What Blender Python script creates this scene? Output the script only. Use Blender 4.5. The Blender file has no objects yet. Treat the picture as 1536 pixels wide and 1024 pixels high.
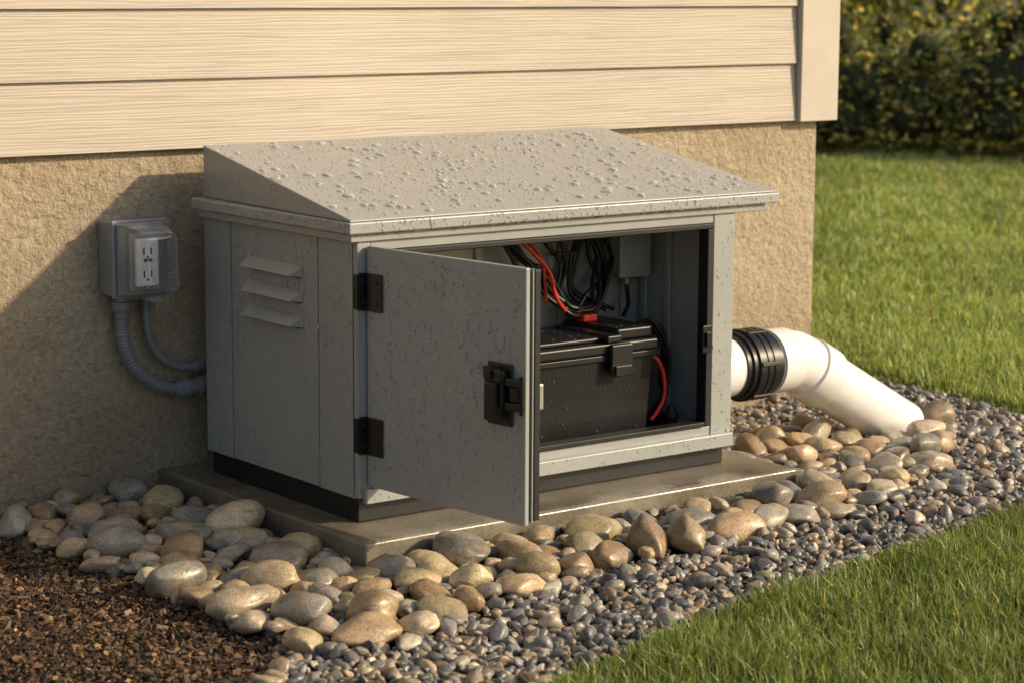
import bpy, bmesh, math, numpy as np
from mathutils import Vector, Matrix
rng=np.random.default_rng(7)
sc=bpy.context.scene
sc.view_settings.view_transform='Standard'
sc.view_settings.look='None'; sc.view_settings.exposure=0

# ---------------------------------------------------------------- materials
def new_mat(name):
    m=bpy.data.materials.new(name); m.use_nodes=True
    nt=m.node_tree; b=nt.nodes['Principled BSDF']
    return m,nt,b
def N(nt,t,**kw):
    n=nt.nodes.new(t)
    for k,v in kw.items():
        if k in n.inputs.keys(): n.inputs[k].default_value=v
        else: setattr(n,k,v)
    return n
def coords(nt,scale=(1,1,1)):
    tc=N(nt,'ShaderNodeTexCoord'); mp=N(nt,'ShaderNodeMapping')
    mp.inputs['Scale'].default_value=scale
    nt.links.new(tc.outputs['Object'],mp.inputs['Vector'])
    return mp.outputs['Vector']
def noise(nt,vec,scale,detail=4,rough=.55):
    n=N(nt,'ShaderNodeTexNoise'); n.inputs['Scale'].default_value=scale
    n.inputs['Detail'].default_value=detail; n.inputs['Roughness'].default_value=rough
    nt.links.new(vec,n.inputs['Vector']); return n.outputs['Fac']
def ramp(nt,fac,stops):
    r=N(nt,'ShaderNodeValToRGB'); e=r.color_ramp.elements
    while len(e)<len(stops): e.new(0.5)
    for i,(p,c) in enumerate(stops):
        e[i].position=p; e[i].color=(c,c,c,1) if not hasattr(c,'__len__') else (*c,1)
    nt.links.new(fac,r.inputs['Fac']); return r.outputs['Color']
def mixc(nt,fac,a,b,mode='MIX'):
    m=N(nt,'ShaderNodeMix',data_type='RGBA',blend_type=mode)
    for s,v in ((0,fac),(6,a),(7,b)):
        if isinstance(v,bpy.types.NodeSocket): nt.links.new(v,m.inputs[s])
        else: m.inputs[s].default_value=v if s==0 else (*v,1)
    return m.outputs[2]
def bump(nt,b,h,strength,dist):
    n=N(nt,'ShaderNodeBump'); n.inputs['Strength'].default_value=strength; n.inputs['Distance'].default_value=dist
    nt.links.new(h,n.inputs['Height'])
    if b.inputs['Normal'].is_linked:
        nt.links.new(b.inputs['Normal'].links[0].from_socket,n.inputs['Normal'])
    nt.links.new(n.outputs['Normal'],b.inputs['Normal'])
def simple(name,c,rough=.5,metal=0,var=.12,vs=6,bs=None,bd=.001,bst=.4,spec=.5):
    m,nt,b=new_mat(name); v=coords(nt)
    f=noise(nt,v,vs,5)
    c0=tuple(max(0,x*(1-var)) for x in c); c1=tuple(x*(1+var) for x in c)
    nt.links.new(ramp(nt,f,[(.3,c0),(.7,c1)]),b.inputs['Base Color'])
    b.inputs['Roughness'].default_value=rough; b.inputs['Metallic'].default_value=metal
    b.inputs['Specular IOR Level'].default_value=spec
    if bs: bump(nt,b,noise(nt,v,bs,3),bst,bd)
    return m

def mat_cabinet(name,c,r0=.22,r1=.42):
    m,nt,b=new_mat(name); v=coords(nt)
    f=noise(nt,v,2.5,5,.55)
    col=ramp(nt,f,[(.25,tuple(x*.92 for x in c)),(.75,tuple(x*1.05 for x in c))])
    nt.links.new(col,b.inputs['Base Color'])
    nt.links.new(ramp(nt,noise(nt,v,5,4),[(.3,r0),(.7,r1)]),b.inputs['Roughness'])
    bump(nt,b,noise(nt,v,480,2),.12,.0005)
    bump(nt,b,noise(nt,v,5,2),.1,.003)
    return m
M_cab=mat_cabinet('cabinet_grey',(.31,.325,.315))
M_roof=mat_cabinet('cabinet_roof_grey',(.315,.32,.31),.16,.34)
M_in=simple('cabinet_liner',(.36,.365,.355),.5,bs=80)
M_blk=simple('black_plastic',(.010,.0105,.012),.36,var=.3,bs=300,bd=.0004,spec=.35)
M_rub=simple('black_rubber',(.012,.012,.013),.5,var=.3,bs=150,bd=.0006,spec=.35)
M_red=simple('red_cable',(.60,.030,.012),.35)
M_pvc=simple('white_pvc',(.76,.75,.73),.22,var=.07,vs=7)
M_con=simple('conduit_grey',(.20,.215,.22),.40,var=.12,vs=20)
M_box=simple('outlet_grey',(.24,.255,.26),.40,var=.1,vs=12)
M_wht=simple('receptacle_white',(.82,.81,.78),.3,var=.03)
M_dark=simple('slot_dark',(.01,.01,.01),.6)
M_met=simple('bare_metal',(.45,.45,.44),.35,metal=.8)

def mat_clear():
    m,nt,b=new_mat('clear_plastic'); out=nt.nodes['Material Output']
    tr=N(nt,'ShaderNodeBsdfTransparent'); tr.inputs['Color'].default_value=(.95,.96,.97,1)
    gl=N(nt,'ShaderNodeBsdfGlossy'); gl.inputs['Roughness'].default_value=.08
    di=N(nt,'ShaderNodeBsdfDiffuse'); di.inputs['Color'].default_value=(.80,.83,.85,1)
    m1=N(nt,'ShaderNodeMixShader'); m1.inputs[0].default_value=.30
    nt.links.new(gl.outputs[0],m1.inputs[1]); nt.links.new(di.outputs[0],m1.inputs[2])
    lw=N(nt,'ShaderNodeLayerWeight'); lw.inputs['Blend'].default_value=.5
    mx=N(nt,'ShaderNodeMixShader')
    nt.links.new(ramp(nt,lw.outputs['Facing'],[(.0,.07),(.45,.16),(.75,.6),(1,.95)]),mx.inputs[0])
    nt.links.new(tr.outputs[0],mx.inputs[1]); nt.links.new(m1.outputs[0],mx.inputs[2])
    nt.links.new(mx.outputs[0],out.inputs['Surface']); nt.nodes.remove(b); return m
M_clear=mat_clear()
def mat_water(name,dif,stops):
    m,nt,b=new_mat(name); out=nt.nodes['Material Output']
    tr=N(nt,'ShaderNodeBsdfTransparent'); tr.inputs['Color'].default_value=(.80,.82,.83,1)
    b.inputs['Base Color'].default_value=(dif,dif,dif,1); b.inputs['Roughness'].default_value=.04
    b.inputs['Specular IOR Level'].default_value=1.0
    lw=N(nt,'ShaderNodeLayerWeight'); lw.inputs['Blend'].default_value=.5
    mx=N(nt,'ShaderNodeMixShader')
    nt.links.new(ramp(nt,lw.outputs['Facing'],stops),mx.inputs[0])
    nt.links.new(tr.outputs[0],mx.inputs[1]); nt.links.new(b.outputs[0],mx.inputs[2])
    nt.links.new(mx.outputs[0],out.inputs['Surface'])
    return m
M_water=mat_water('water_droplet',.60,[(.0,.16),(.45,.42),(1,.95)])
M_water2=mat_water('water_droplet_on_black',.16,[(.0,.15),(.5,.35),(1,.9)])

def mat_siding():
    m,nt,b=new_mat('siding_paint')
    v=coords(nt,(1.0,6,34)); g=noise(nt,v,3.4,7,.62)
    v2=coords(nt,(.45,3,8)); d=N(nt,'ShaderNodeTexWave',wave_type='BANDS',bands_direction='Z')
    d.inputs['Scale'].default_value=4.2; d.inputs['Distortion'].default_value=10; d.inputs['Detail'].default_value=5; d.inputs['Detail Scale'].default_value=1.1
    nt.links.new(v2,d.inputs['Vector'])
    v3=coords(nt)
    col=ramp(nt,noise(nt,v3,1.5,5),[(.3,(.415,.365,.30)),(.7,(.465,.41,.34))])
    col=mixc(nt,1.0,col,ramp(nt,g,[(.36,.86),(.52,1.02)]),'MULTIPLY')
    col=mixc(nt,1.0,col,ramp(nt,d.outputs['Fac'],[(.0,.88),(.22,1.0)]),'MULTIPLY')
    nt.links.new(col,b.inputs['Base Color']); b.inputs['Roughness'].default_value=.6
    bump(nt,b,g,.42,.002); bump(nt,b,d.outputs['Fac'],.3,.0018)
    return m
M_sid=mat_siding()
M_trim=simple('trim_paint',(.46,.41,.345),.55,var=.06,vs=8,bs=60,bd=.001)
def mat_stucco():
    m,nt,b=new_mat('foundation_stucco'); v=coords(nt)
    a=noise(nt,v,2.2,6,.6); f=noise(nt,v,60,6,.7)
    col=ramp(nt,a,[(.3,(.40,.315,.205)),(.55,(.48,.395,.275)),(.75,(.54,.455,.33))])
    col=mixc(nt,1.0,col,ramp(nt,f,[(.3,.66),(.6,1.08)]),'MULTIPLY')
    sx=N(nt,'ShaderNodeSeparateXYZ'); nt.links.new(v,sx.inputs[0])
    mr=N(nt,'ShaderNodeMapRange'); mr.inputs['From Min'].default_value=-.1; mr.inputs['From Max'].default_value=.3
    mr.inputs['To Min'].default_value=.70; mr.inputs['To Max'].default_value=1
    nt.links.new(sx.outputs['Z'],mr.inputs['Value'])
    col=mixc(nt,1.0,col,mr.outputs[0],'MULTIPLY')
    nt.links.new(col,b.inputs['Base Color']); b.inputs['Roughness'].default_value=.9
    bump(nt,b,noise(nt,v,75,6,.7),1,.010); bump(nt,b,noise(nt,v,28,4,.6),.9,.016); bump(nt,b,noise(nt,v,5,3),.4,.03)
    return m
M_stuc=mat_stucco()
def mat_pad():
    m,nt,b=new_mat('wet_concrete'); v=coords(nt)
    a=noise(nt,v,4,6,.6); f=noise(nt,v,120,5,.7)
    col=ramp(nt,a,[(.3,(.12,.10,.07)),(.5,(.19,.165,.12)),(.72,(.28,.25,.195))])
    col=mixc(nt,1.0,col,ramp(nt,f,[(.3,.68),(.62,1.1)]),'MULTIPLY')
    nt.links.new(col,b.inputs['Base Color'])
    nt.links.new(ramp(nt,a,[(.42,.07),(.62,.38)]),b.inputs['Roughness'])
    bump(nt,b,f,.22,.0015); bump(nt,b,noise(nt,v,18,4),.2,.003)
    return m
M_pad=mat_pad()
def mat_attr(name,rough=(.3,.6),ns=60,lo=.7,hi=1.15,bd=.002,bst=.5,transl=0,spec=.5,tw=1):
    m,nt,b=new_mat(name); v=coords(nt)
    at=N(nt,'ShaderNodeAttribute',attribute_name='Col')
    f=noise(nt,v,ns,6,.65)
    col=mixc(nt,1.0,at.outputs['Color'],ramp(nt,f,[(.32,lo),(.66,hi)]),'MULTIPLY')
    nt.links.new(col,b.inputs['Base Color'])
    nt.links.new(ramp(nt,f,[(.3,rough[0]),(.7,rough[1])]),b.inputs['Roughness'])
    b.inputs['Specular IOR Level'].default_value=spec
    if bst: bump(nt,b,noise(nt,v,ns*2.5,4,.6),bst,bd)
    if transl:
        out=nt.nodes['Material Output']; t=N(nt,'ShaderNodeBsdfTranslucent')
        tc=mixc(nt,1.0,col,(1.25,1.12,.6),'MULTIPLY'); nt.links.new(tc,t.inputs['Color'])
        mx=N(nt,'ShaderNodeMixShader'); mx.inputs[0].default_value=transl
        nt.links.new(b.outputs[0],mx.inputs[1]); nt.links.new(t.outputs[0],mx.inputs[2]); nt.links.new(mx.outputs[0],out.inputs['Surface'])
    return m
def mat_cobble():
    m=mat_attr('river_rock',(.18,.5),16,.72,1.14,.002,.6); nt=m.node_tree; b=nt.nodes['Principled BSDF']
    v=coords(nt); src=b.inputs['Base Color'].links[0].from_socket
    p=noise(nt,v,13,6,.7); v2=coords(nt,(1,1,2.5)); q=noise(nt,v2,34,6,.75)
    c=mixc(nt,ramp(nt,p,[(.48,0.),(.62,.6)]),src,(.42,.31,.18))
    c=mixc(nt,ramp(nt,q,[(.53,0.),(.66,.6)]),c,(.15,.145,.13))
    c=mixc(nt,ramp(nt,noise(nt,v,21,5,.7),[(.6,0.),(.68,.6)]),c,(.36,.20,.09))
    c=mixc(nt,1.0,c,ramp(nt,noise(nt,v,230,3,.75),[(.36,.58),(.5,1.0),(.66,1.32)]),'MULTIPLY')
    nt.links.new(c,b.inputs['Base Color']); bump(nt,b,noise(nt,v,130,4,.7),.5,.0016); return m
M_cob=mat_cobble()
M_grav=mat_attr('gravel_stone',(.22,.5),120,.62,1.22,.001,.5)
M_mul=mat_attr('mulch_bark',(.5,.8),150,.5,1.2,.002,.8,spec=.35)
M_grass=mat_attr('grass_blade',(.30,.45),30,.85,1.1,.001,0,transl=.42,spec=.45)
M_leaf=mat_attr('leaf',(.4,.6),3,.75,1.15,.001,0,transl=.55,spec=.35)
M_soil=simple('soil',(.045,.032,.022),.9,var=.4,vs=20,bs=60,bd=.01,bst=.8)
M_turf=simple('turf',(.09,.10,.028),.9,var=.4,vs=9,bs=120,bd=.02,bst=.8)
M_bark=simple('tree_bark',(.09,.065,.045),.9,var=.3,vs=20,bs=30,bd=.02,bst=.8)
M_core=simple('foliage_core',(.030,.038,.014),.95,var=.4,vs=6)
M_shing=simple('roof_shingle',(.08,.075,.07),.9,var=.3,vs=30,bs=60,bd=.01)

# ---------------------------------------------------------------- helpers
def empty(name,parent=None,loc=(0,0,0)):
    o=bpy.data.objects.new(name,None); sc.collection.objects.link(o); o.location=loc
    if parent: o.parent=parent
    return o
def link(name,me,mat,parent=None,smooth=False,bev=0,seg=2):
    o=bpy.data.objects.new(name,me); sc.collection.objects.link(o)
    if mat: me.materials.append(mat)
    if parent: o.parent=parent
    if smooth: me.polygons.foreach_set('use_smooth',[True]*len(me.polygons))
    if bev:
        md=o.modifiers.new('b','BEVEL'); md.width=bev; md.segments=seg; md.limit_method='ANGLE'; md.angle_limit=math.radians(35)
        me.polygons.foreach_set('use_smooth',[True]*len(me.polygons)); 
        md.harden_normals=True
    return o
def poly(name,verts,faces,mat,parent=None,bev=0,smooth=False,seg=2):
    me=bpy.data.meshes.new(name); me.from_pydata([tuple(v) for v in verts],[],faces)
    bm=bmesh.new(); bm.from_mesh(me); bmesh.ops.recalc_face_normals(bm,faces=bm.faces); bm.to_mesh(me); bm.free()
    return link(name,me,mat,parent,smooth,bev,seg)
BF=[(0,1,2,3),(4,5,6,7),(0,1,5,4),(1,2,6,5),(2,3,7,6),(3,0,4,7)]
def box(name,a,b,mat,parent=None,bev=.002,seg=2):
    (x0,y0,z0),(x1,y1,z1)=a,b
    v=[(x0,y0,z0),(x1,y0,z0),(x1,y1,z0),(x0,y1,z0),(x0,y0,z1),(x1,y0,z1),(x1,y1,z1),(x0,y1,z1)]
    return poly(name,v,BF,mat,parent,bev,seg=seg)
def catmull(P,n=10):
    P=np.array(P,float); Q=np.vstack([2*P[0]-P[1],P,2*P[-1]-P[-2]]); out=[]
    for i in range(len(P)-1):
        p0,p1,p2,p3=Q[i:i+4]
        for t in np.linspace(0,1,n,endpoint=False):
            out.append(.5*((2*p1)+(-p0+p2)*t+(2*p0-5*p1+4*p2-p3)*t*t+(-p0+3*p1-3*p2+p3)*t**3))
    out.append(P[-1]); return np.array(out)
def sweep(name,path,rad,mat,parent=None,seg=20,caps=True):
    path=np.array(path,float); n=len(path); rad=np.broadcast_to(rad,(n,))
    T=np.gradient(path,axis=0); T/=np.linalg.norm(T,axis=1)[:,None]+1e-12
    up=np.array([0,0,1.]) if abs(T[0][2])<.9 else np.array([0,1.,0])
    V=[];u=np.cross(T[0],up);u/=np.linalg.norm(u)
    for i in range(n):
        u=u-T[i]*(u@T[i]); u/=np.linalg.norm(u); w=np.cross(T[i],u)
        for k in range(seg):
            a=2*math.pi*k/seg; V.append(path[i]+rad[i]*(u*math.cos(a)+w*math.sin(a)))
    F=[(i*seg+k,i*seg+(k+1)%seg,(i+1)*seg+(k+1)%seg,(i+1)*seg+k) for i in range(n-1) for k in range(seg)]
    if caps: F+= [tuple(range(seg-1,-1,-1)),tuple((n-1)*seg+k for k in range(seg))]
    o=poly(name,V,F,mat,parent); me=o.data
    for p in me.polygons: p.use_smooth=len(p.vertices)==4
    return o
def revolve(name,prof,origin,axis,mat,parent=None,seg=32):
    ax=np.array(axis,float); ax/=np.linalg.norm(ax); up=np.array([0,0,1.]) if abs(ax[2])<.9 else np.array([1.,0,0])
    u=np.cross(ax,up);u/=np.linalg.norm(u);w=np.cross(ax,u); V=[];F=[]
    for t,r in prof:
        for k in range(seg):
            a=2*math.pi*k/seg; V.append(np.array(origin)+ax*t+r*(u*math.cos(a)+w*math.sin(a)))
    n=len(prof)
    F=[(i*seg+k,i*seg+(k+1)%seg,(i+1)*seg+(k+1)%seg,(i+1)*seg+k) for i in range(n-1) for k in range(seg)]
    F+=[tuple(range(seg-1,-1,-1)),tuple((n-1)*seg+k for k in range(seg))]
    o=poly(name,V,F,mat,parent)
    md=o.modifiers.new('b','BEVEL'); md.width=.0015; md.segments=2; md.limit_method='ANGLE'; md.angle_limit=math.radians(40)
    md.harden_normals=True
    for p in o.data.polygons: p.use_smooth=True
    return o
def bigmesh(name,V,F,mat,parent=None,col=None,smooth=True):
    V=np.asarray(V,np.float32).reshape(-1,3); F=np.asarray(F,np.int32); k=F.shape[1]
    me=bpy.data.meshes.new(name); me.vertices.add(len(V)); me.vertices.foreach_set('co',V.ravel())
    me.loops.add(F.size); me.loops.foreach_set('vertex_index',F.ravel())
    me.polygons.add(len(F)); me.polygons.foreach_set('loop_start',np.arange(0,F.size,k,dtype=np.int32))
    me.polygons.foreach_set('loop_total',np.full(len(F),k,np.int32))
    me.polygons.foreach_set('use_smooth',np.full(len(F),smooth,bool))
    me.update(calc_edges=True)
    if col is not None:
        a=me.color_attributes.new('Col','FLOAT_COLOR','POINT')
        c=np.ones((len(V),4),np.float32); c[:,:3]=col; a.data.foreach_set('color',c.ravel())
    return link(name,me,mat,parent)
def ico(sub):
    bm=bmesh.new(); bmesh.ops.create_icosphere(bm,subdivisions=sub,radius=1)
    V=np.array([v.co[:] for v in bm.verts]); F=np.array([[v.index for v in f.verts] for f in bm.faces]); bm.free(); return V,F
def rotmats(yaw,tx,ty):
    n=len(yaw);c,s=np.cos(yaw),np.sin(yaw);R=np.zeros((n,3,3));R[:,0,0]=c;R[:,0,1]=-s;R[:,1,0]=s;R[:,1,1]=c;R[:,2,2]=1
    c,s=np.cos(tx),np.sin(tx);X=np.zeros((n,3,3));X[:,0,0]=1;X[:,1,1]=c;X[:,1,2]=-s;X[:,2,1]=s;X[:,2,2]=c
    c,s=np.cos(ty),np.sin(ty);Y=np.zeros((n,3,3));Y[:,1,1]=1;Y[:,0,0]=c;Y[:,0,2]=s;Y[:,2,0]=-s;Y[:,2,2]=c
    return R@X@Y
def stones(name,P,S,col,sub,mat,rough=.12,tilt=.15,parent=None,ang=0,npl=6):
    B,F=ico(sub); n=len(P); 
    D=np.zeros((n,len(B)))
    for k in range(6):
        w=rng.normal(size=(n,3))*(1.2+.55*k); ph=rng.uniform(0,6.28,(n,1))
        D+=np.sin(w@B.T+ph)*rough/(1+.5*k)
    Vn=B[None]*(1+D)[:,:,None]
    if ang:
        for k in range(npl):
            pn=rng.normal(size=(n,3)); pn/=np.linalg.norm(pn,axis=1)[:,None]; d=rng.uniform(.5,.85,(n,1))
            h=np.einsum('nvj,nj->nv',Vn,pn)-d; h=np.maximum(h,0)*ang
            Vn=Vn-h[:,:,None]*pn[:,None,:]
    Vn=Vn*S[:,None,:]
    R=rotmats(rng.uniform(0,6.28,n),rng.normal(0,tilt,n),rng.normal(0,tilt,n))
    V=np.einsum('nij,nvj->nvi',R,Vn)+P[:,None,:]
    FF=(F[None]+(np.arange(n)*len(B))[:,None,None]).reshape(-1,3)
    C=np.repeat(col,len(B),axis=0)
    return bigmesh(name,V,FF,mat,parent,C)
def interp(v,T):
    T=np.array(sorted(T)); return np.interp(v,T[:,0],T[:,1])
FY=[(-6,-6),(-3,-3.2),(-.9,-1.42),(-.28,-1.10),(.4,-.895),(.91,-.805),(1.67,-.638),(2.1,-.74),(2.7,-1.2),(3.5,-1.9),(8,-4.2),(60,-25)]
BX=[(-25,70),(-4,12),(-1.0,3.7),(-.4,2.95),(.19,2.645),(.64,2.72),(1.25,2.78),(8,2.9),(60,3)]
MX=[(-6,-6.8),(-2.2,-2.5),(-1.4,-1.5),(-.762,-.75),(-.625,-.561),(-.363,-.549),(.111,-.554),(.694,-.62),(.9,-.66)]
def front_lawn(x,y): return y<interp(x,FY)+.012*np.sin(x*31)+.01*np.sin(x*73+1)
def back_lawn(x,y): return x>interp(y,BX)+.015*np.sin(y*27)+.01*np.sin(y*61)
def in_mulch(x,y): return (x<interp(y,MX)+.02*np.sin(y*23))
def vnoise(x,y,s,seed=0):
    return (np.sin(x*s*1.3+seed)+np.sin(y*s*1.7+seed*2)+np.sin((x+y)*s*.9+seed*3)+np.sin((x-y)*s*2.1+seed))/4

GZ=-.065
# ---------------------------------------------------------------- ground
poly('ground',[(-300,-300,GZ-.025),(300,-300,GZ-.025),(300,300,GZ-.025),(-300,300,GZ-.025)],[(0,1,2,3)],M_soil)
def fan(name,pts,z,mat):
    poly(name,[(x,y,z) for x,y in pts],[tuple(range(len(pts)))],mat)
fan('lawn_soil',[(x,float(interp(x,FY))) for x in np.concatenate([np.linspace(-6,4,200),np.linspace(4.3,60,30)])]+[(60,-80),(-60,-80),(-60,-6)],GZ-.008,M_turf)
ly=np.concatenate([np.linspace(-25,-1.2,40),np.linspace(-1.1,3,80),np.linspace(3.5,60,20)])
fan('lawn_soil',[(float(interp(y,BX)),y) for y in ly]+[(3,280),(280,280),(280,-25)],GZ-.006,M_turf)

# ---------------------------------------------------------------- house
house=empty('house')
HX,HY=2.337,.832
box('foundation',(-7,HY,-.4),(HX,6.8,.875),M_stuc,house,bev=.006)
n=11
for i in range(n):
    z0=.845+.1818*i
    y0b,y0t,yb=HY-.030,HY-.016,HY-.004
    x0,x1=-7,2.216
    z1=z0+.195
    v=[(x0,y0b,z0),(x1,y0b,z0),(x1,yb,z0),(x0,yb,z0),(x0,y0t,z1),(x1,y0t,z1),(x1,yb,z1),(x0,yb,z1)]
    poly('siding_board_%d'%i,v,BF,M_sid,house,.0025)
    xr=HX+.012
    v=[(xr,HY+.1,z0),(xr+.014,HY+.1,z0),(xr+.014,6.8,z0),(xr,6.8,z0),(xr-.0,HY+.1,z1),(xr+.002,HY+.1,z1),(xr+.002,6.8,z1),(xr,6.8,z1)]
    poly('side_siding_board_%d'%i,v,BF,M_sid,house)
box('sheathing',(-7,HY-.003,.8755),(HX+.011,6.8,2.86),M_trim,house,bev=0)
box('corner_board_front',(2.218,HY-.045,.842),(2.385,HY-.0035,2.86),M_trim,house,.003)
box('corner_board_side',(HX+.0115,HY-.0032,.842),(2.383,HY+.097,2.86),M_trim,house,.003)
box('soffit',(-7.3,HY-.4,2.862),(HX+.4,7.2,2.9),M_trim,house)
v=[(-7.3,HY-.42,2.902),(HX+.4,HY-.42,2.902),(HX+.4,7.2,2.902),(-7.3,7.2,2.902),(-7.3,4,4.4),(HX+.4,4,4.4)]
poly('gable_roof',v,[(0,1,2,3),(0,1,5,4),(3,2,5,4),(0,3,4),(1,2,5)],M_shing,house)

# ---------------------------------------------------------------- pad
PX0,PX1,PY0=-.0875,1.302,-.172
pad=box('concrete_pad',(PX0,PY0,-.13),(PX1,HY-.002,0),M_pad,None,.009,3)

# ---------------------------------------------------------------- enclosure
enc=empty('equipment_enclosure')
W,D=1.2,.712
box('plinth',(.010,.004,.0005),(W-.012,D-.01,.0595),M_rub,enc,.003)
box('left_sheet',(.005,.012,.06),(.018,D-.012,.69),M_cab,enc,0)
box('corner_post_panel',(0,.002,.06),(.0049,.158,.69),M_cab,enc,.002)
box('side_panel',(.0005,.163,.062),(.0049,.574,.69),M_cab,enc,.002)
box('rear_side_panel',(0,.579,.06),(.0049,D,.69),M_cab,enc,.002)
box('back_panel',(.0185,D-.0115,.06),(W-.012,D,.69),M_cab,enc,0)
box('right_panel',(W-.0115,.012,.06),(W,D,.69),M_cab,enc,.002)
box('floor',(.0185,.0125,.061),(W-.012,D-.012,.075),M_blk,enc,0)
box('front_post_left',(0.0,-.012,.062),(.040,.0115,.69),M_cab,enc,.004)
box('front_post_right',(1.127,-.012,.062),(W+.002,.0115,.69),M_cab,enc,.004)
box('front_rail_top',(.0405,-.010,.655),(1.1265,.0115,.69),M_cab,enc,.002)
box('front_rail_bottom',(.0405,-.010,.062),(1.1265,.0115,.110),M_cab,enc,.003)
box('front_sill',(.012,-.030,.050),(W-.004,-.0125,.088),M_cab,enc,.004)
box('gasket_top',(.0405,-.018,.640),(1.124,.02,.6545),M_rub,enc,.003)
box('gasket_right',(1.104,-.016,.111),(1.1265,.022,.639),M_rub,enc,.003)
box('gasket_bottom',(.0405,-.018,.1105),(1.103,.024,.124),M_rub,enc,.003)
box('gasket_left',(.0405,-.016,.125),(.054,.02,.639),M_rub,enc,.003)
box('liner_back',(.019,.345,.076),(1.17,.352,.688),M_in,enc,0)
box('liner_right',(1.170,.024,.076),(1.178,.344,.688),M_in,enc,0)
box('liner_left',(.0185,.024,.076),(.026,.344,.688),M_in,enc,0)
for x in (.60,.74,.88,1.02,1.1): box('liner_rib',(x,.334,.09),(x+.022,.3445,.67),M_in,enc,.004)
for y in (.06,.20,.30): box('liner_rib_side',(1.158,y,.09),(1.1695,y+.022,.67),M_in,enc,.004)
box('inner_ceiling',(.027,.025,.680),(1.169,.344,.688),M_rub,enc,0)
# roof
RX0,RX1=-.0365,1.343
box('roof_under_lip',(-.022,-.020,.678),(1.305,D-.004,.6975),M_roof,enc,.003)
box('roof_rim',(RX0,-.036,.698),(RX1,D+.003,.727),M_roof,enc,.005,3)
v=[(-.031,-.031,.7275),(RX1-.005,-.031,.7275),(RX1-.005,D,.7275),(0,D,.7275),
   (-.029,-.028,.733),(RX1-.007,-.028,.733),(RX1-.007,D-.002,.861),(.0,D-.002,.861)]
poly('roof_slope',v,BF,M_roof,enc,.006,seg=3)
# louvres
for i,zc in enumerate((.583,.521,.459)):
    y0,y1=.226,.49; zt,zb=zc+.018,zc-.014
    v=[(-.0002,y0,zt-.004),(-.0002,y1,zt),(-.028,y1-.006,zb+.004),(-.024,y0+.03,zb+.002),(-.0002,y0,zb),(-.0002,y1,zb)]
    poly('louvre_%d'%i,v,[(0,1,2,3),(1,5,2),(0,3,4),(0,4,5,1)],M_cab,enc,.0015)
    box('louvre_slot_%d'%i,(-.0012,y0+.012,zb-.004),(.0002,y1-.012,zb+.012),M_dark,enc,0)
# hinges
for i,(zl,zh) in enumerate(((.170,.262),(.515,.605))):
    h=empty('hinge_%d'%i,enc)
    box('leaf_post',(.0005,-.0185,zl),(.034,-.0125,zh),M_blk,h,.003)
    box('leaf_post_side',(-.003,-.018,zl+.004),(.0,.0,zh-.004),M_blk,h,.001)
    dz=(zh-zl)
    for k in range(3):
        revolve('knuckle_%d'%k,[(0,.0105),(dz/3-.002,.0105)],(.036,-.028,zl+k*dz/3+.001),(0,0,1),M_blk,h,20)
    revolve('pin',[(0,.006),(dz+.012,.006)],(.036,-.028,zl-.006),(0,0,1),M_blk,h,14)
    for z in (zl+.02,zh-.02):
        revolve('screw',[(0,.0055),(.003,.0045)],(.014,-.0185,z),(0,-1,0),M_dark,h,12)
# door
TH=math.radians(84)
door=empty('door',enc,(.040,-.014,0)); door.rotation_euler=(0,0,-TH)
DW=.548; z0,z1=.092,.668
box('door_skin',(.002,-.018,z0),(DW,-.004,z1),M_cab,door,.004,3)
box('door_gasket',(.012,-.0035,z0+.008),(DW-.008,.006,z1-.008),M_rub,door,.002)
box('door_flange',(.008,.0065,z0+.004),(DW-.003,.010,z1-.004),M_cab,door,.001)
box('door_liner',(.012,.0105,z0+.008),(DW-.001,.030,z1-.006),M_rub,door,.004)
for i,(zl,zh) in enumerate(((.170,.262),(.515,.605))):
    box('hinge_leaf',(.006,-.0235,zl),(.064,-.0185,zh),M_blk,door,.003)
    for z in (zl+.02,zh-.02): revolve('hinge_screw',[(0,.0065),(.003,.005)],(.045,-.0235,z),(0,-1,0),M_dark,door,12)
la=empty('latch',door)
box('latch_base',(.432,-.026,.312),(.512,-.0185,.452),M_blk,la,.006,3)
box('latch_body',(.440,-.046,.355),(.502,-.0265,.440),M_blk,la,.008,3)
box('latch_grip',(.452,-.056,.325),(.492,-.0465,.412),M_blk,la,.006,3)
box('latch_top',(.446,-.052,.418),(.470,-.0465,.447),M_blk,la,.003)
box('hasp_upper',(.503,-.040,.405),(.556,-.024,.424),M_blk,la,.004)
box('hasp_lower',(.503,-.040,.352),(.556,-.024,.371),M_blk,la,.004)
box('hasp_plate',(.515,-.036,.3715),(.544,-.022,.4045),M_blk,la,.003)
revolve('hasp_pin',[(0,.006),(.086,.006)],(.552,-.033,.346),(0,0,1),M_blk,la,14)
box('inner_catch',(.498,.0305,.345),(.535,.052,.405),M_met,door,.004)
box('strike',(1.082,-.026,.312),(1.116,-.0185,.385),M_blk,enc,.003)
box('strike_tab',(1.090,-.034,.330),(1.108,-.0265,.368),M_blk,enc,.002)

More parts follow.
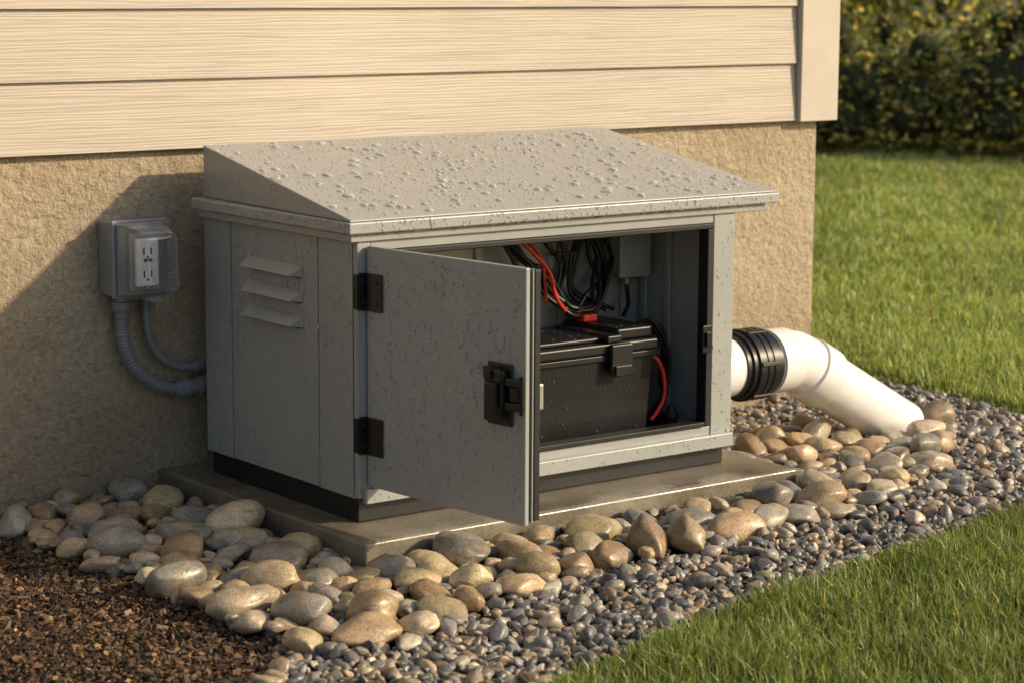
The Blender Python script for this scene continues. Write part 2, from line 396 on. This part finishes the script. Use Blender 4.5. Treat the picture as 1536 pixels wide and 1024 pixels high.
# droplets --------------------------------------------------------------
def dome(seg=8,rings=3):
    V=[(0,0,1)];F=[]
    for r in range(1,rings+1):
        a=math.pi/2*r/rings
        for k in range(seg):
            V.append((math.sin(a)*math.cos(2*math.pi*k/seg),math.sin(a)*math.sin(2*math.pi*k/seg),math.cos(a)))
    for k in range(seg): F.append((0,1+k,1+(k+1)%seg))
    for r in range(rings-1):
        for k in range(seg):
            a=1+r*seg+k;b=1+r*seg+(k+1)%seg;F+= [(a,a+seg,b+seg),(a,b+seg,b)]
    return np.array(V),np.array(F)
DV,DF=dome(12,4)
def droplets(name,O,U,Vv,n,parent,big=.03,vert=False,bmin=.004,bmax=.009,med=.0019,runs=0,mat=None):
    O,U,Vv=map(lambda q:np.array(q,float),(O,U,Vv)); Nn=np.cross(U,Vv);Nn/=np.linalg.norm(Nn)
    u=U/np.linalg.norm(U); w=np.cross(Nn,u)
    ab=rng.uniform(.01,.99,(n,2)); P=O+ab[:,:1]*U+ab[:,1:]*Vv
    r=np.exp(rng.normal(math.log(med),.38,n)); k=rng.uniform(size=n)<big; r[k]=rng.uniform(bmin,bmax,k.sum())
    h=r*np.where(r>.0035,.5,.75); sx=rng.uniform(.8,1.25,n); sy=rng.uniform(.8,1.25,n)
    if vert: sy*=rng.uniform(1,1.5,n); sx*=.9
    if runs:
        k=rng.uniform(size=n)<runs; sy[k]*=rng.uniform(2,5,k.sum()); sx[k]*=.8
    ph=rng.uniform(0,6.28,(n,1)); ang=np.arctan2(DV[:,1],DV[:,0])[None]
    wob=1+.13*np.sin(2*ang+ph)+.08*np.sin(3*ang+2*ph)
    X=DV[:,0][None]*wob*(r*sx)[:,None]; Y=DV[:,1][None]*wob*(r*sy)[:,None]; Z=DV[:,2][None]*h[:,None]+.00005
    V=P[:,None,:]+X[:,:,None]*u+Y[:,:,None]*w+Z[:,:,None]*Nn
    F=(DF[None]+(np.arange(n)*len(DV))[:,None,None]).reshape(-1,3)
    return bigmesh(name,V,F,mat or M_water,parent)
sl=(.861-.733)/(D+.026)
droplets('roof_droplets',(-.020,-.020,.7348),(1.345,0,0),(0,.72,.72*sl),2300,enc,.09,bmin=.005,bmax=.012,med=.0022)
droplets('rim_droplets',(RX0,-.0361,.699),(1.375,0,0),(0,0,.027),260,enc,0,True)
droplets('hanging_drops',(RX0+.01,-.0335,.6975),(1.355,0,0),(0,.012,-.004),150,enc,0,False,med=.0026)
droplets('rim_side_droplets',(RX0-.0001,D,.699),(0,-.74,0),(0,0,.027),120,enc,0,True)
droplets('roof_gable_droplets',(-.0155,.70,.74),(0,-.40,0),(0,0,.06),60,enc,0,True)
droplets('side_droplets',(-.0001,.70,.07),(0,-.69,0),(0,0,.60),1000,enc,.05,True,.003,.0048,med=.0023,runs=.03)
droplets('door_droplets',(.01,-.0181,z0+.01),(DW-.02,0,0),(0,0,z1-z0-.02),1150,door,.10,True,.003,.0048,med=.0022,runs=.05)
droplets('post_droplets',(1.128,-.0121,.07),(.07,0,0),(0,0,.6),90,enc,.01,True,.0025,.004)
droplets('sill_droplets',(.02,-.0301,.052),(1.16,0,0),(0,0,.034),110,enc,.01,True,.0025,.004)

# ---------------------------------------------------------------- battery box
bb=empty('battery_box')
v=[(.335,.100,.077),(1.000,.100,.077),(1.000,.30,.077),(.335,.30,.077),(.32,.088,.312),(1.015,.088,.312),(1.015,.315,.312),(.32,.315,.312)]
poly('tub',v,BF,M_blk,bb,.010,seg=3)
box('tub_rim',(.312,.080,.300),(1.023,.322,.3165),M_blk,bb,.003)
box('lid',(.316,.078,.317),(1.020,.322,.348),M_blk,bb,.008,3)
box('lid_crown',(.335,.100,.3485),(.86,.312,.362),M_blk,bb,.006,3)
box('lid_end_block',(.885,.092,.3485),(1.010,.316,.380),M_blk,bb,.008,3)
box('clasp',(.842,.060,.270),(.915,.0775,.345),M_blk,bb,.005,3)
box('clasp_lip',(.85,.052,.262),(.907,.0595,.290),M_blk,bb,.003)
box('lid_bridge',(.835,.070,.3485),(.884,.30,.368),M_blk,bb,.005,3)
box('terminal_cap',(.875,.22,.3805),(.925,.26,.402),M_red,bb,.006,3)
droplets('tub_droplets',(.34,.0985,.09),(.66,0,0),(0,-.011,.2),300,bb,.0,True,med=.0016,mat=M_water2)
droplets('lid_droplets',(.34,.101,.3622),(.5,0,0),(0,.2,0),260,bb,.02,False,.003,.004,med=.0017,mat=M_water2)
droplets('block_droplets',(.89,.095,.3802),(.115,0,0),(0,.2,0),80,bb,.02,False,.003,.004,med=.0017,mat=M_water2)

# cables
cb=empty('electrical_cable')
def cable(name,P,r,m,j=.006):
    P=np.array(P,float); P[1:-1]+=rng.normal(0,j,(len(P)-2,3))*np.array([1.3,.5,1.3])
    return sweep(name,catmull(P,9),r,m,cb,10)
for i in range(6):
    o=i*.011
    cable('black_cable_%d'%i,[(.58+o,.30,.672),(.65+o,.285,.61-o*.5),(.73+o,.27,.53-o*.3),(.78+o*1.3,.26,.46-o*.4),(.86,.24,.42-o*.25),(.93,.25,.435-o*.4),(.985-o*.4,.27,.47),(1.03-o,.30,.54),(1.02-o*1.5,.31,.62)],.0066,M_blk,.009)
cable('red_cable_0',[(.60,.25,.672),(.66,.242,.625),(.72,.235,.575),(.765,.23,.52),(.785,.23,.46),(.83,.235,.41),(.89,.24,.395)],.0055,M_red,.002)
cable('red_cable_1',[(.64,.29,.67),(.715,.28,.61),(.755,.26,.56),(.77,.25,.49),(.77,.25,.44)],.0045,M_red,.002)
for i in range(6):
    x=.82+.026*i
    cable('drop_cable_%d'%i,[(x,.315,.68),(x,.31,.60),(.86+.012*i,.305,.53),(.85+.012*i,.30,.46),(.87+.03*i,.27,.40)],.0056,M_blk,.008)
box('cable_tie',(.84,.295,.555),(.92,.325,.563),M_blk,cb,.002)
cable('box_tail',[(1.09,.305,.49),(1.09,.30,.44),(1.075,.27,.41),(1.03,.24,.385)],.006,M_blk,.002)
for i in range(7):
    o=.010*i
    cable('side_cable_%d'%i,[(1.00,.18+o,.35),(1.045+o,.14+o,.375-o*.6),(1.085+o*.6,.12+o,.31),(1.09+o*.5,.12+o,.22),(1.065+o,.12+o,.16),(1.06,.12+o,.10)],.0060,M_blk,.006)
cable('side_cable_red',[(1.01,.12,.29),(1.035,.105,.285),(1.055,.10,.24),(1.056,.10,.18),(1.035,.105,.135),(1.02,.11,.12)],.006,M_red,.001)
jb=empty('junction_box')
box('case',(1.035,.265,.49),(1.135,.333,.615),M_in,jb,.005)
box('cover',(1.03,.256,.485),(1.14,.2645,.62),M_in,jb,.003)
revolve('gland',[(0,.016),(.012,.016),(.012,.011),(.03,.010)],(1.09,.30,.49),(0,0,-1),M_met,jb,16)
pl=empty('cable_connector')
revolve('connector_body',[(0,.024),(.02,.024),(.02,.018),(.045,.018),(.045,.022),(.06,.022),(.06,.012),(.08,.010)],(1.075,.09,.0755),(0,0,1),M_blk,pl,18)
box('connector_flange',(1.04,.055,.0752),(1.11,.125,.083),M_blk,pl,.002)

# ---------------------------------------------------------------- outlet
ou=empty('outdoor_electrical_outlet')
box('back_box',(-.246,.752,.478),(-.098,HY-.001,.672),M_box,ou,.008,3)
box('box_collar',(-.250,.742,.474),(-.094,.7515,.676),M_box,ou,.004)
box('cover_base',(-.240,.728,.482),(-.102,.7415,.668),M_con,ou,.005)
box('receptacle_plate',(-.215,.716,.495),(-.127,.7275,.645),M_box,ou,.003)
box('receptacle',(-.202,.700,.508),(-.140,.7155,.630),M_wht,ou,.003)
for zc in (.598,.540):
    box('slot_l',(-.184,.6992,zc-.009),(-.180,.6998,zc+.009),M_dark,ou,0)
    box('slot_r',(-.163,.6992,zc-.008),(-.159,.6998,zc+.008),M_dark,ou,0)
    revolve('ground_hole',[(0,.0035),(.0006,.0035)],(-.1715,.6998,zc-.015),(0,-1,0),M_dark,ou,10)
box('gfci_button_test',(-.183,.6975,.571),(-.173,.6998,.579),M_dark,ou,.0005)
box('gfci_button_reset',(-.170,.6975,.571),(-.160,.6998,.579),M_dark,ou,.0005)
cv=empty('bubble_cover',ou)
vf=[(-.238,.727,.482),(-.104,.727,.482),(-.104,.727,.668),(-.238,.727,.668),(-.222,.618,.500),(-.118,.618,.500),(-.118,.632,.648),(-.222,.632,.648)]
poly('cover_shell',vf,[(4,5,6,7),(0,1,5,4),(1,2,6,5),(2,3,7,6),(3,0,4,7)],M_clear,cv,.020,seg=5)
box('cover_flange_b',(-.246,.716,.473),(-.096,.7275,.4815),M_clear,cv,.001)
box('cover_flange_t',(-.246,.716,.669),(-.096,.7275,.677),M_clear,cv,.001)
box('cover_flange_r',(-.1035,.716,.482),(-.095,.7275,.6685),M_clear,cv,.001)
box('cover_latch',(-.190,.640,.474),(-.150,.70,.4805),M_clear,cv,.003)
box('cover_tab',(-.188,.622,.448),(-.152,.630,.490),M_clear,cv,.003)
droplets('cover_droplets',(-.22,.624,.50),(.10,0,0),(0,.013,.14),45,cv,0,True)
# ---------------------------------------------------------------- conduits
def conduit(path,r,rib,pitch,parent,name):
    c=catmull(path,14); L=np.r_[0,np.cumsum(np.linalg.norm(np.diff(c,axis=0),axis=1))]
    s=np.arange(0,L[-1],pitch/5); c2=np.stack([np.interp(s,L,c[:,k]) for k in range(3)],1)
    rr=r+rib*(np.sin(2*math.pi*s/pitch)>0)
    return sweep(name,c2,rr,M_con,parent,18)
c1=empty('electrical_conduit')
y=.785
conduit([(-.205,y,.44),(-.203,y,.37),(-.175,y,.295),(-.125,y,.245),(-.075,y,.222),(-.035,y,.217)],.0165,.0015,.009,c1,'flexible_tube')
revolve('box_connector',[(0,.019),(.02,.019),(.02,.026),(.045,.026),(.045,.020),(.062,.020)],(-.205,y,.418),(0,0,1),M_con,c1,20)
revolve('coupling',[(0,.021),(.01,.021),(.01,.027),(.035,.027),(.035,.022),(.07,.022),(.07,.028),(.10,.028),(.10,.021),(.2,.021)],(-.055,y,.217),(1,0,0),M_con,c1,22)
sweep('rear_entry',catmull([(.14,y,.217),(.19,y-.01,.217),(.21,y-.05,.217),(.21,D+.002,.217)],6),.018,M_con,c1,16)
c2=empty('electrical_conduit')
y=.795
conduit([(-.128,y,.475),(-.130,y,.42),(-.118,y,.35),(-.085,y,.300),(-.04,y,.276),(0,y,.270),(.02,y,.270)],.0108,.0010,.008,c2,'flexible_tube')
revolve('coupling',[(0,.0125),(.01,.0125),(.01,.016),(.035,.016),(.035,.012),(.12,.012)],(.0,y,.270),(1,0,0),M_con,c2,18)
sweep('rear_entry',catmull([(.12,y,.27),(.16,y-.01,.27),(.18,y-.05,.27),(.18,D+.002,.27)],6),.012,M_con,c2,14)

# ---------------------------------------------------------------- drain pipe
dp=empty('drain_pipe')
PY,PZ,R=.25,.203,.085
al=math.radians(29); SH=-.055
revolve('inlet_pipe',[(0,R),(.32,R)],(W+.0005,PY,PZ),(1,0,0),M_pvc,dp,48)
pr=[(0,.090),(.018,.090),(.018,.097),(.036,.097),(.036,.104),(.060,.104),(.060,.101),(.066,.101),(.066,.104),(.084,.104),(.084,.101),(.090,.101),(.090,.104),(.112,.104),(.112,.097),(.128,.097),(.128,.090),(.140,.090)]
revolve('rubber_coupling',pr,(1.482+SH,PY,PZ),(1,0,0),M_blk,dp,64)
for k in range(6):
    a=2*math.pi*(k+.35)/6
    o=box('coupling_lug_%d'%k,(1.520+SH,-.007,.1015),(1.592+SH,.007,.1085),M_blk,dp,.003); o.location=(0,PY,PZ); o.rotation_euler=(a,0,0)
s0=1.60+SH; xb=1.70+SH; Rb=.13; path=[(s0,PY,PZ),(xb-.02,PY,PZ)]
arc=[(xb+Rb*math.sin(t),PY,PZ-Rb*(1-math.cos(t))) for t in np.linspace(0,al,12)]
end=arc[-1]; path+=arc
dirv=np.array([math.cos(al),0,-math.sin(al)])
path+=[tuple(np.array(end)+dirv*t) for t in (.04,.08,.12)]
sweep('elbow',path,R+.001,M_pvc,dp,48)
revolve('elbow_hub_upper',[(0,R+.002),(.0,R+.008),(.075,R+.008),(.078,R+.002)],(1.63+SH,PY,PZ),(1,0,0),M_pvc,dp,48)
h0=np.array(end)+dirv*.03
revolve('elbow_hub_lower',[(0,R+.002),(.003,R+.009),(.085,R+.009),(.085,R+.001)],h0,dirv,M_pvc,dp,48)
revolve('outlet_pipe',[(0,R-.001),(.42,R-.001)],h0+dirv*.06,dirv,M_pvc,dp,48)

# ---------------------------------------------------------------- stones
CY=[(-.9,-.50),(-.62,-.60),(-.318,-.67),(.0,-.58),(.363,-.50),(.8,-.46),(1.21,-.445),(1.5,-.36),(1.813,-.20),(2.234,.087),(2.5,.3)]
def cob_region(x,y):
    r=(~in_mulch(x,y))&(y>interp(x,CY))&(y<HY-.02)&(x<2.32)
    r&=~((x>PX0)&(x<PX1)&(y>PY0))
    r&=~((x>1.40)&(y>.36+.1*(x-1.3)))
    r&=~((x>1.9)&(y>.34))
    return r
def colpick(pal,w,n,v=.18,j=.05):
    pal=np.array(pal);i=rng.choice(len(pal),n,p=np.array(w)/sum(w)); c=pal[i]*np.exp(rng.normal(0,v,(n,1)))*np.exp(rng.normal(0,j,(n,3)))
    return np.clip(c,.01,.75)
def clear_r(x,y,r):
    dx=max(PX0-x,0,x-PX1); dy=max(PY0-y,0)
    if math.hypot(dx,dy)<r*.95: return False
    if y>HY-r*.8: return False
    if 1.3<x<2.1 and abs(y-PY)<.05+r and (PZ-R-(max(x-1.7,0))*.5)<.02: return False
    if abs(y-PY)<R+r*.6 and 1.88<x<2.15: return False
    return True
P=[];Rr=[]
sched=[(.058,.076,420),(.046,.060,2200),(.034,.046,4000),(.024,.034,7000),(.015,.024,9000)]
for lo,hi,nt_ in sched:
    for _ in range(nt_):
        x=rng.uniform(-.72,2.3); y=rng.uniform(-.72,HY)
        if not cob_region(np.float64(x),np.float64(y)): continue
        r=rng.uniform(lo,hi)
        if x>1.25 or (x<-.1 and y>.3): r*=.85
        if not clear_r(x,y,r): continue
        if P:
            A=np.array(P); d=np.hypot(A[:,0]-x,A[:,1]-y)
            if (d<(np.array(Rr)+r)*.82).any(): continue
        P.append((x,y));Rr.append(r)
P=np.array(P);Rr=np.array(Rr);n=len(P)
S=np.stack([Rr*rng.uniform(1.0,1.32,n),Rr*rng.uniform(.78,.98,n),Rr*rng.uniform(.50,.74,n)],1)
Z=GZ-.008+S[:,2]*.74+np.where(Rr<.03,.012,0)+rng.uniform(-.003,.010,n)
pal=[(.43,.33,.195),(.27,.255,.21),(.15,.16,.16),(.50,.42,.29),(.30,.20,.11),(.40,.28,.165),(.22,.21,.175),(.37,.30,.17)]
stones('river_rocks',np.c_[P,Z],S,colpick(pal,[5,4,1.5,3,2.3,3,3,2.5],n,.2,.02),4,M_cob,.08,.18,ang=.5,npl=8)
cobP,cobR=P,Rr
# gravel
sp=.0195
gx,gy=np.meshgrid(np.arange(-1.9,3.3,sp),np.arange(-2.0,1.7,sp)); gx=gx.ravel();gy=gy.ravel()
gx=gx+rng.uniform(-.010,.010,gx.size);gy=gy+rng.uniform(-.010,.010,gx.size)
k=(~in_mulch(gx,gy))&(~front_lawn(gx,gy-.01))&(~back_lawn(gx-.01,gy))
k&=~((gx>PX0-.006)&(gx<PX1+.006)&(gy>PY0-.006)&(gy<HY)); k&=~((gy>HY-.004)&(gx<HX+.004))
gx,gy=gx[k],gy[k]
keep=np.ones(gx.size,bool)
for (x,y_),r in zip(cobP,cobR):
    if r>.03: keep&=((gx-x)**2+(gy-y_)**2)>(r*.72)**2
gx,gy=gx[keep],gy[keep]; n=gx.size
r=np.exp(rng.normal(math.log(.0122),.24,n)); 
S=np.stack([r*rng.uniform(1,1.4,n),r*rng.uniform(.75,1,n),r*rng.uniform(.5,.8,n)],1)
gz=GZ-.008+rng.uniform(-.004,.009,n)+.007*vnoise(gx,gy,7)
gp=[(.15,.145,.135),(.22,.205,.18),(.10,.10,.10),(.35,.27,.175),(.30,.27,.22),(.25,.17,.105),(.44,.375,.28)]
stones('gravel',np.c_[gx,gy,gz],S,colpick(gp,[5,5,2.5,4.5,4,3,1.8],n,.24,.02),3,M_grav,.11,.5,ang=.75,npl=7)
m=5200;x=rng.uniform(-1.6,3.1,m);y=rng.uniform(-1.7,1.5,m)
k=(~in_mulch(x,y))&(~front_lawn(x,y-.02))&(~back_lawn(x-.02,y))&~((x>PX0-.02)&(x<PX1+.02)&(y>PY0-.02)&(y<HY))&~((y>HY-.02)&(x<HX+.02))
x,y=x[k],y[k]
dc=interp(x,CY)-y; pr_=np.where((dc>0),np.exp(-dc/.18),.0); k=rng.uniform(size=x.size)<np.clip(pr_*.8+.12,0,1); x,y=x[k],y[k]
n=x.size; r=rng.uniform(.013,.028,n)
S=np.stack([r*rng.uniform(1,1.35,n),r*rng.uniform(.8,1,n),r*rng.uniform(.5,.75,n)],1)
stones('gravel',np.c_[x,y,GZ-.002+S[:,2]*.6+.007*vnoise(x,y,7)],S,colpick(gp,[4,5,2,4,4,2,2],n,.2,.02),3,M_grav,.09,.3,ang=.6,npl=7)

# ---------------------------------------------------------------- mulch
n=60000; x=rng.uniform(-2.0,-.5,n);y=rng.uniform(-1.5,.83,n); k=in_mulch(x-.02,y); x,y=x[k],y[k]; n=x.size
L=np.clip(np.exp(rng.normal(math.log(.0047),.5,n)),.0015,.0135); Wd=L*rng.uniform(.3,.8,n); T=L*rng.uniform(.15,.45,n)
c8=np.array([(-1,-1,-1),(1,-1,-1),(1,1,-1),(-1,1,-1),(-1,-1,1),(1,-1,1),(1,1,1),(-1,1,1)],float)
V=c8[None]*np.stack([L,Wd,T],1)[:,None,:]*rng.uniform(.4,1.2,(n,8,3))
Rm=rotmats(rng.uniform(0,6.28,n),rng.normal(0,.5,n),rng.normal(0,.45,n))
zz=GZ-.012+rng.uniform(0,.013,n)+.012*vnoise(x,y,9)
V=np.einsum('nij,nvj->nvi',Rm,V)+np.c_[x,y,zz][:,None,:]
F=(np.array([(0,3,2,1),(4,5,6,7),(0,1,5,4),(1,2,6,5),(2,3,7,6),(3,0,4,7)])[None]+(np.arange(n)*8)[:,None,None]).reshape(-1,4)
mp_=[(.125,.072,.038),(.18,.105,.052),(.07,.044,.027),(.33,.20,.10),(.045,.031,.021)]
bigmesh('mulch',V,F,M_mul,None,np.repeat(colpick(mp_,[4,3,4,1.2,3],n,.25,.03),8,axis=0),False)

# ---------------------------------------------------------------- grass
def blades(name,x,y,h,w,z,col,parent=None):
    n=len(x); az=rng.uniform(0,6.28,n); lean=np.abs(rng.normal(.5,.35,n))*h; la_=az+rng.normal(0,.5,n)+1.57
    dx,dy=np.cos(la_)*lean,np.sin(la_)*lean; sx,sy=np.cos(az)*w/2,np.sin(az)*w/2
    zb=np.broadcast_to(z,(n,))
    def pt(t,s,bend): return np.stack([x+dx*bend+sx*s,y+dy*bend+sy*s,zb+h*t*(1-.25*bend*np.minimum(lean/h,1))],1)
    V=np.stack([pt(0,-1,0),pt(0,1,0),pt(.55,-.85,.28),pt(.55,.85,.28),pt(1,0,1)],1)
    F3=np.array([(0,1,3),(0,3,2),(2,3,4)]); F=(F3[None]+(np.arange(n)*5)[:,None,None]).reshape(-1,3)
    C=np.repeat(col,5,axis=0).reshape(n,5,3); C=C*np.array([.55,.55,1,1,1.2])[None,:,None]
    return bigmesh(name,V,F,M_grass,parent,C.reshape(-1,3),True)
gcols=[(.20,.265,.070),(.15,.22,.055),(.28,.33,.10),(.10,.155,.04),(.42,.38,.17)]
n=90000;x=rng.uniform(-.9,2.6,n);y=rng.uniform(-2.1,-.6,n);k=front_lawn(x,y);x,y=x[k],y[k];n=x.size
e=np.clip((interp(x,FY)-y)/.05,0.45,1)
h=rng.uniform(.032,.075,n)*e*(1+.3*vnoise(x,y,11)); c=colpick(gcols,[4,4,3,2.5,1],n,.28)*(1.08+.15*vnoise(x,y,6)[:,None])
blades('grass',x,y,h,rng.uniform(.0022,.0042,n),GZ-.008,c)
n=230000; CX,CYy=-2.872,-4.405
rr=7.2*np.exp(rng.uniform(0,1,n)*math.log(22/7.2)); ang=rng.uniform(math.radians(29),math.radians(50),n)
x=CX+rr*np.cos(ang);y=CYy+rr*np.sin(ang);k=back_lawn(x,y)&~((x<2.5)&(y>.8));x,y,rr=x[k],y[k],rr[k];n=x.size
e=np.clip((x-interp(y,BX))/.05,.45,1)
h=rng.uniform(.03,.07,n)*e*(1+.3*vnoise(x,y,5))*(rr/8)**.3; c=colpick(gcols,[4,3,4,1.8,1.6],n,.28)*(1.45+.35*vnoise(x,y,1.6)[:,None])  # back blades brightened in patches, sunlit highlights put into their colour
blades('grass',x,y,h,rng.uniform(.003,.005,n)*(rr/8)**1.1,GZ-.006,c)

# ---------------------------------------------------------------- hedge and trees
def leaves(centers,radii,n,size,zmin,cols,shell=.35,top=None):
    w=radii.prod(1)**(2/3); i=rng.choice(len(centers),n,p=w/w.sum())
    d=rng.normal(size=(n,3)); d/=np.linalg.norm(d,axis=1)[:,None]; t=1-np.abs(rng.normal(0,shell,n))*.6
    P=centers[i]+radii[i]*d*t[:,None]*(1+.12*np.sin(7*d[:,:1]+i[:,None]))
    k=P[:,2]>zmin; P,i,d,t=P[k],i[k],d[k],t[k]; n=len(P)
    q=np.array([(-1,0,0),(0,-.5,.1),(1,0,0),(0,.5,.1)],float)
    R=rotmats(rng.uniform(0,6.28,n),rng.normal(0,.9,n),rng.normal(0,.9,n)); s=size*rng.uniform(.6,1.4,n)
    V=np.einsum('nij,vj->nvi',R,q)*s[:,None,None]+P[:,None,:]
    F=np.arange(n*4).reshape(-1,4); sunlit_clump=np.exp(.4*np.sin(i*12.9898*3)+.0)  # some clumps tinted brighter as if sunlit; the light is in the leaf colour
    C=colpick(cols,[3,3,2,1.8],n,.35)*sunlit_clump[:,None]*np.clip(t,.4,1)[:,None]  # inner leaves darkened too, shade put into their colour
    return V,F,np.repeat(C,4,axis=0)
hc=np.array([9.9,7.1]); hd=np.array([.50,-.866]); hn=np.array([.866,.50])
lc=[(.26,.28,.08),(.18,.21,.065),(.42,.38,.12),(.70,.55,.20)]  # gold tones put backlit sun into the leaf colour
C=[];Rd=[]
for s in np.arange(-8,9,.40):
    for row in range(2):
        H=rng.uniform(.40,.74)+.12*math.sin(s*1.3)
        p=hc+hd*(s+rng.uniform(-.15,.15))+hn*(.70+row*.8+rng.uniform(-.12,.12))
        C.append((p[0],p[1],H*.75));Rd.append((.5,.5,H))
        C.append((p[0]-hn[0]*.15,p[1]-hn[1]*.15,.22));Rd.append((.42,.42,.34))
        C.append((p[0]+rng.uniform(-.25,.25),p[1]+rng.uniform(-.2,.2),H*1.5));Rd.append((.3,.3,.36))
C=np.array(C);Rd=np.array(Rd)
hedge=empty('hedge')
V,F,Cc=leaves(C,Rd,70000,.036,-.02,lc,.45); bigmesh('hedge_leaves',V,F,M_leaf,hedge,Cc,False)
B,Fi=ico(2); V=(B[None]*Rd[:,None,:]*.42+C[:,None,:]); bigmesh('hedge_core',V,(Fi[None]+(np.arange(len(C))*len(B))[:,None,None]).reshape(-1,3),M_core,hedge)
pts=[hc+hd*-9-hn*.40,hc+hd*9-hn*.40,hc+hd*9+hn*2.6,hc+hd*-9+hn*2.6]
poly('mulch_bed',[(p[0],p[1],GZ+.02) for p in pts],[(0,1,2,3)],simple('bed_mulch',(.26,.15,.085),.9,var=.4,vs=15,bs=30,bd=.03,bst=1))
def tree(px,py,H,cr,seed):
    t=empty('tree'); 
    trunk=catmull([(px,py,-.2),(px+.05,py,.8),(px-.05,py+.05,H*.45),(px+.03,py,H*.75)],6)
    sweep('trunk',trunk,np.linspace(.16,.05,len(trunk)),M_bark,t,10)
    C=[];Rd=[]
    for k in range(22):
        a=rng.uniform(0,6.28);q=rng.uniform(.15,1)*cr; z=H*rng.uniform(.22,1.0); q*=math.sin(math.pi*min(1,(z/H)*.85+.1))**.6
        c=(px+q*math.cos(a),py+q*math.sin(a),z); C.append(c); s=rng.uniform(.45,.8)*cr*.42; Rd.append((s,s,s*.75))
        if k<9: 
            z0_=min(H*.7,z*.7)
            sweep('limb_%d'%k,catmull([(px,py,z0_),((px+c[0])/2,(py+c[1])/2,(z0_+z)/2+.1),c],4),np.linspace(.05,.015,9),M_bark,t,6)
    V,F,Cc=leaves(np.array(C),np.array(Rd),14000,.055,.1,[(.28,.28,.07),(.20,.22,.07),(.42,.37,.10),(.66,.52,.18)],.5)
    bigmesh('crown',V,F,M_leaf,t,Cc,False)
tree(13.6,13.2,4.6,1.9,1); tree(17.5,9.5,5.2,2.2,2); tree(20.5,15,6,2.6,3); tree(10.6,16,5,2,5)
# distant row of trees beyond the lawn
C=[];Rd=[]
for a in np.arange(-12,82,2.2):
    for k in range(4):
        q=rng.uniform(34,40); t_=math.radians(a+rng.uniform(-1,1)); C.append((CX+q*math.cos(t_),CYy+q*math.sin(t_),rng.uniform(.3,5)*(.6+.4*rng.uniform()))); s=rng.uniform(.9,1.6); Rd.append((s,s,s*.9))
V,F,Cc=leaves(np.array(C),np.array(Rd),60000,.13,-.02,[(.26,.27,.08),(.18,.20,.07),(.42,.36,.12),(.66,.52,.20)],.5)
bigmesh('distant_trees',V,F,M_leaf,None,Cc,False)

# ---------------------------------------------------------------- light
el=math.radians(25); az=Vector((.70,-.714)); az.normalize()
sd=Vector((az.x*math.cos(el),az.y*math.cos(el),math.sin(el)))
L=bpy.data.lights.new('sun','SUN'); L.energy=4.3; L.angle=math.radians(1.5); L.color=(1,.82,.57)
so=bpy.data.objects.new('sun',L); sc.collection.objects.link(so); so.rotation_euler=(-sd).to_track_quat('-Z','Y').to_euler(); so.location=(4,-6,6)
w=bpy.data.worlds.new('World'); sc.world=w; w.use_nodes=True; nt=w.node_tree
sk=nt.nodes.new('ShaderNodeTexSky'); sk.sky_type='NISHITA'; sk.sun_disc=False; sk.sun_elevation=el; sk.sun_rotation=math.atan2(az.x,az.y)
sk.dust_density=3.0; sk.air_density=1.0; sk.ozone_density=.5
nt.links.new(sk.outputs[0],nt.nodes['Background'].inputs[0]); nt.nodes['Background'].inputs[1].default_value=.15

# ---------------------------------------------------------------- camera
yw,pt,r,f=0.6487,0.1594,0.005,3369.84
Fv=Vector((math.sin(yw)*math.cos(pt),math.cos(yw)*math.cos(pt),-math.sin(pt)))
R0=Vector((math.cos(yw),-math.sin(yw),0)); U0=R0.cross(Fv)
Rv=R0*math.cos(r)+U0*math.sin(r); Uv=-R0*math.sin(r)+U0*math.cos(r)
cam=bpy.data.cameras.new('camera'); co=bpy.data.objects.new('camera',cam); sc.collection.objects.link(co)
Mx=Matrix(((Rv.x,Uv.x,-Fv.x,-2.8723),(Rv.y,Uv.y,-Fv.y,-4.4047),(Rv.z,Uv.z,-Fv.z,1.2866),(0,0,0,1))); co.matrix_world=Mx
cam.sensor_width=36; cam.lens=f/1536*36; cam.clip_start=.1; cam.clip_end=800
cam.dof.use_dof=True; cam.dof.focus_distance=5.5; cam.dof.aperture_fstop=4.6
sc.camera=co
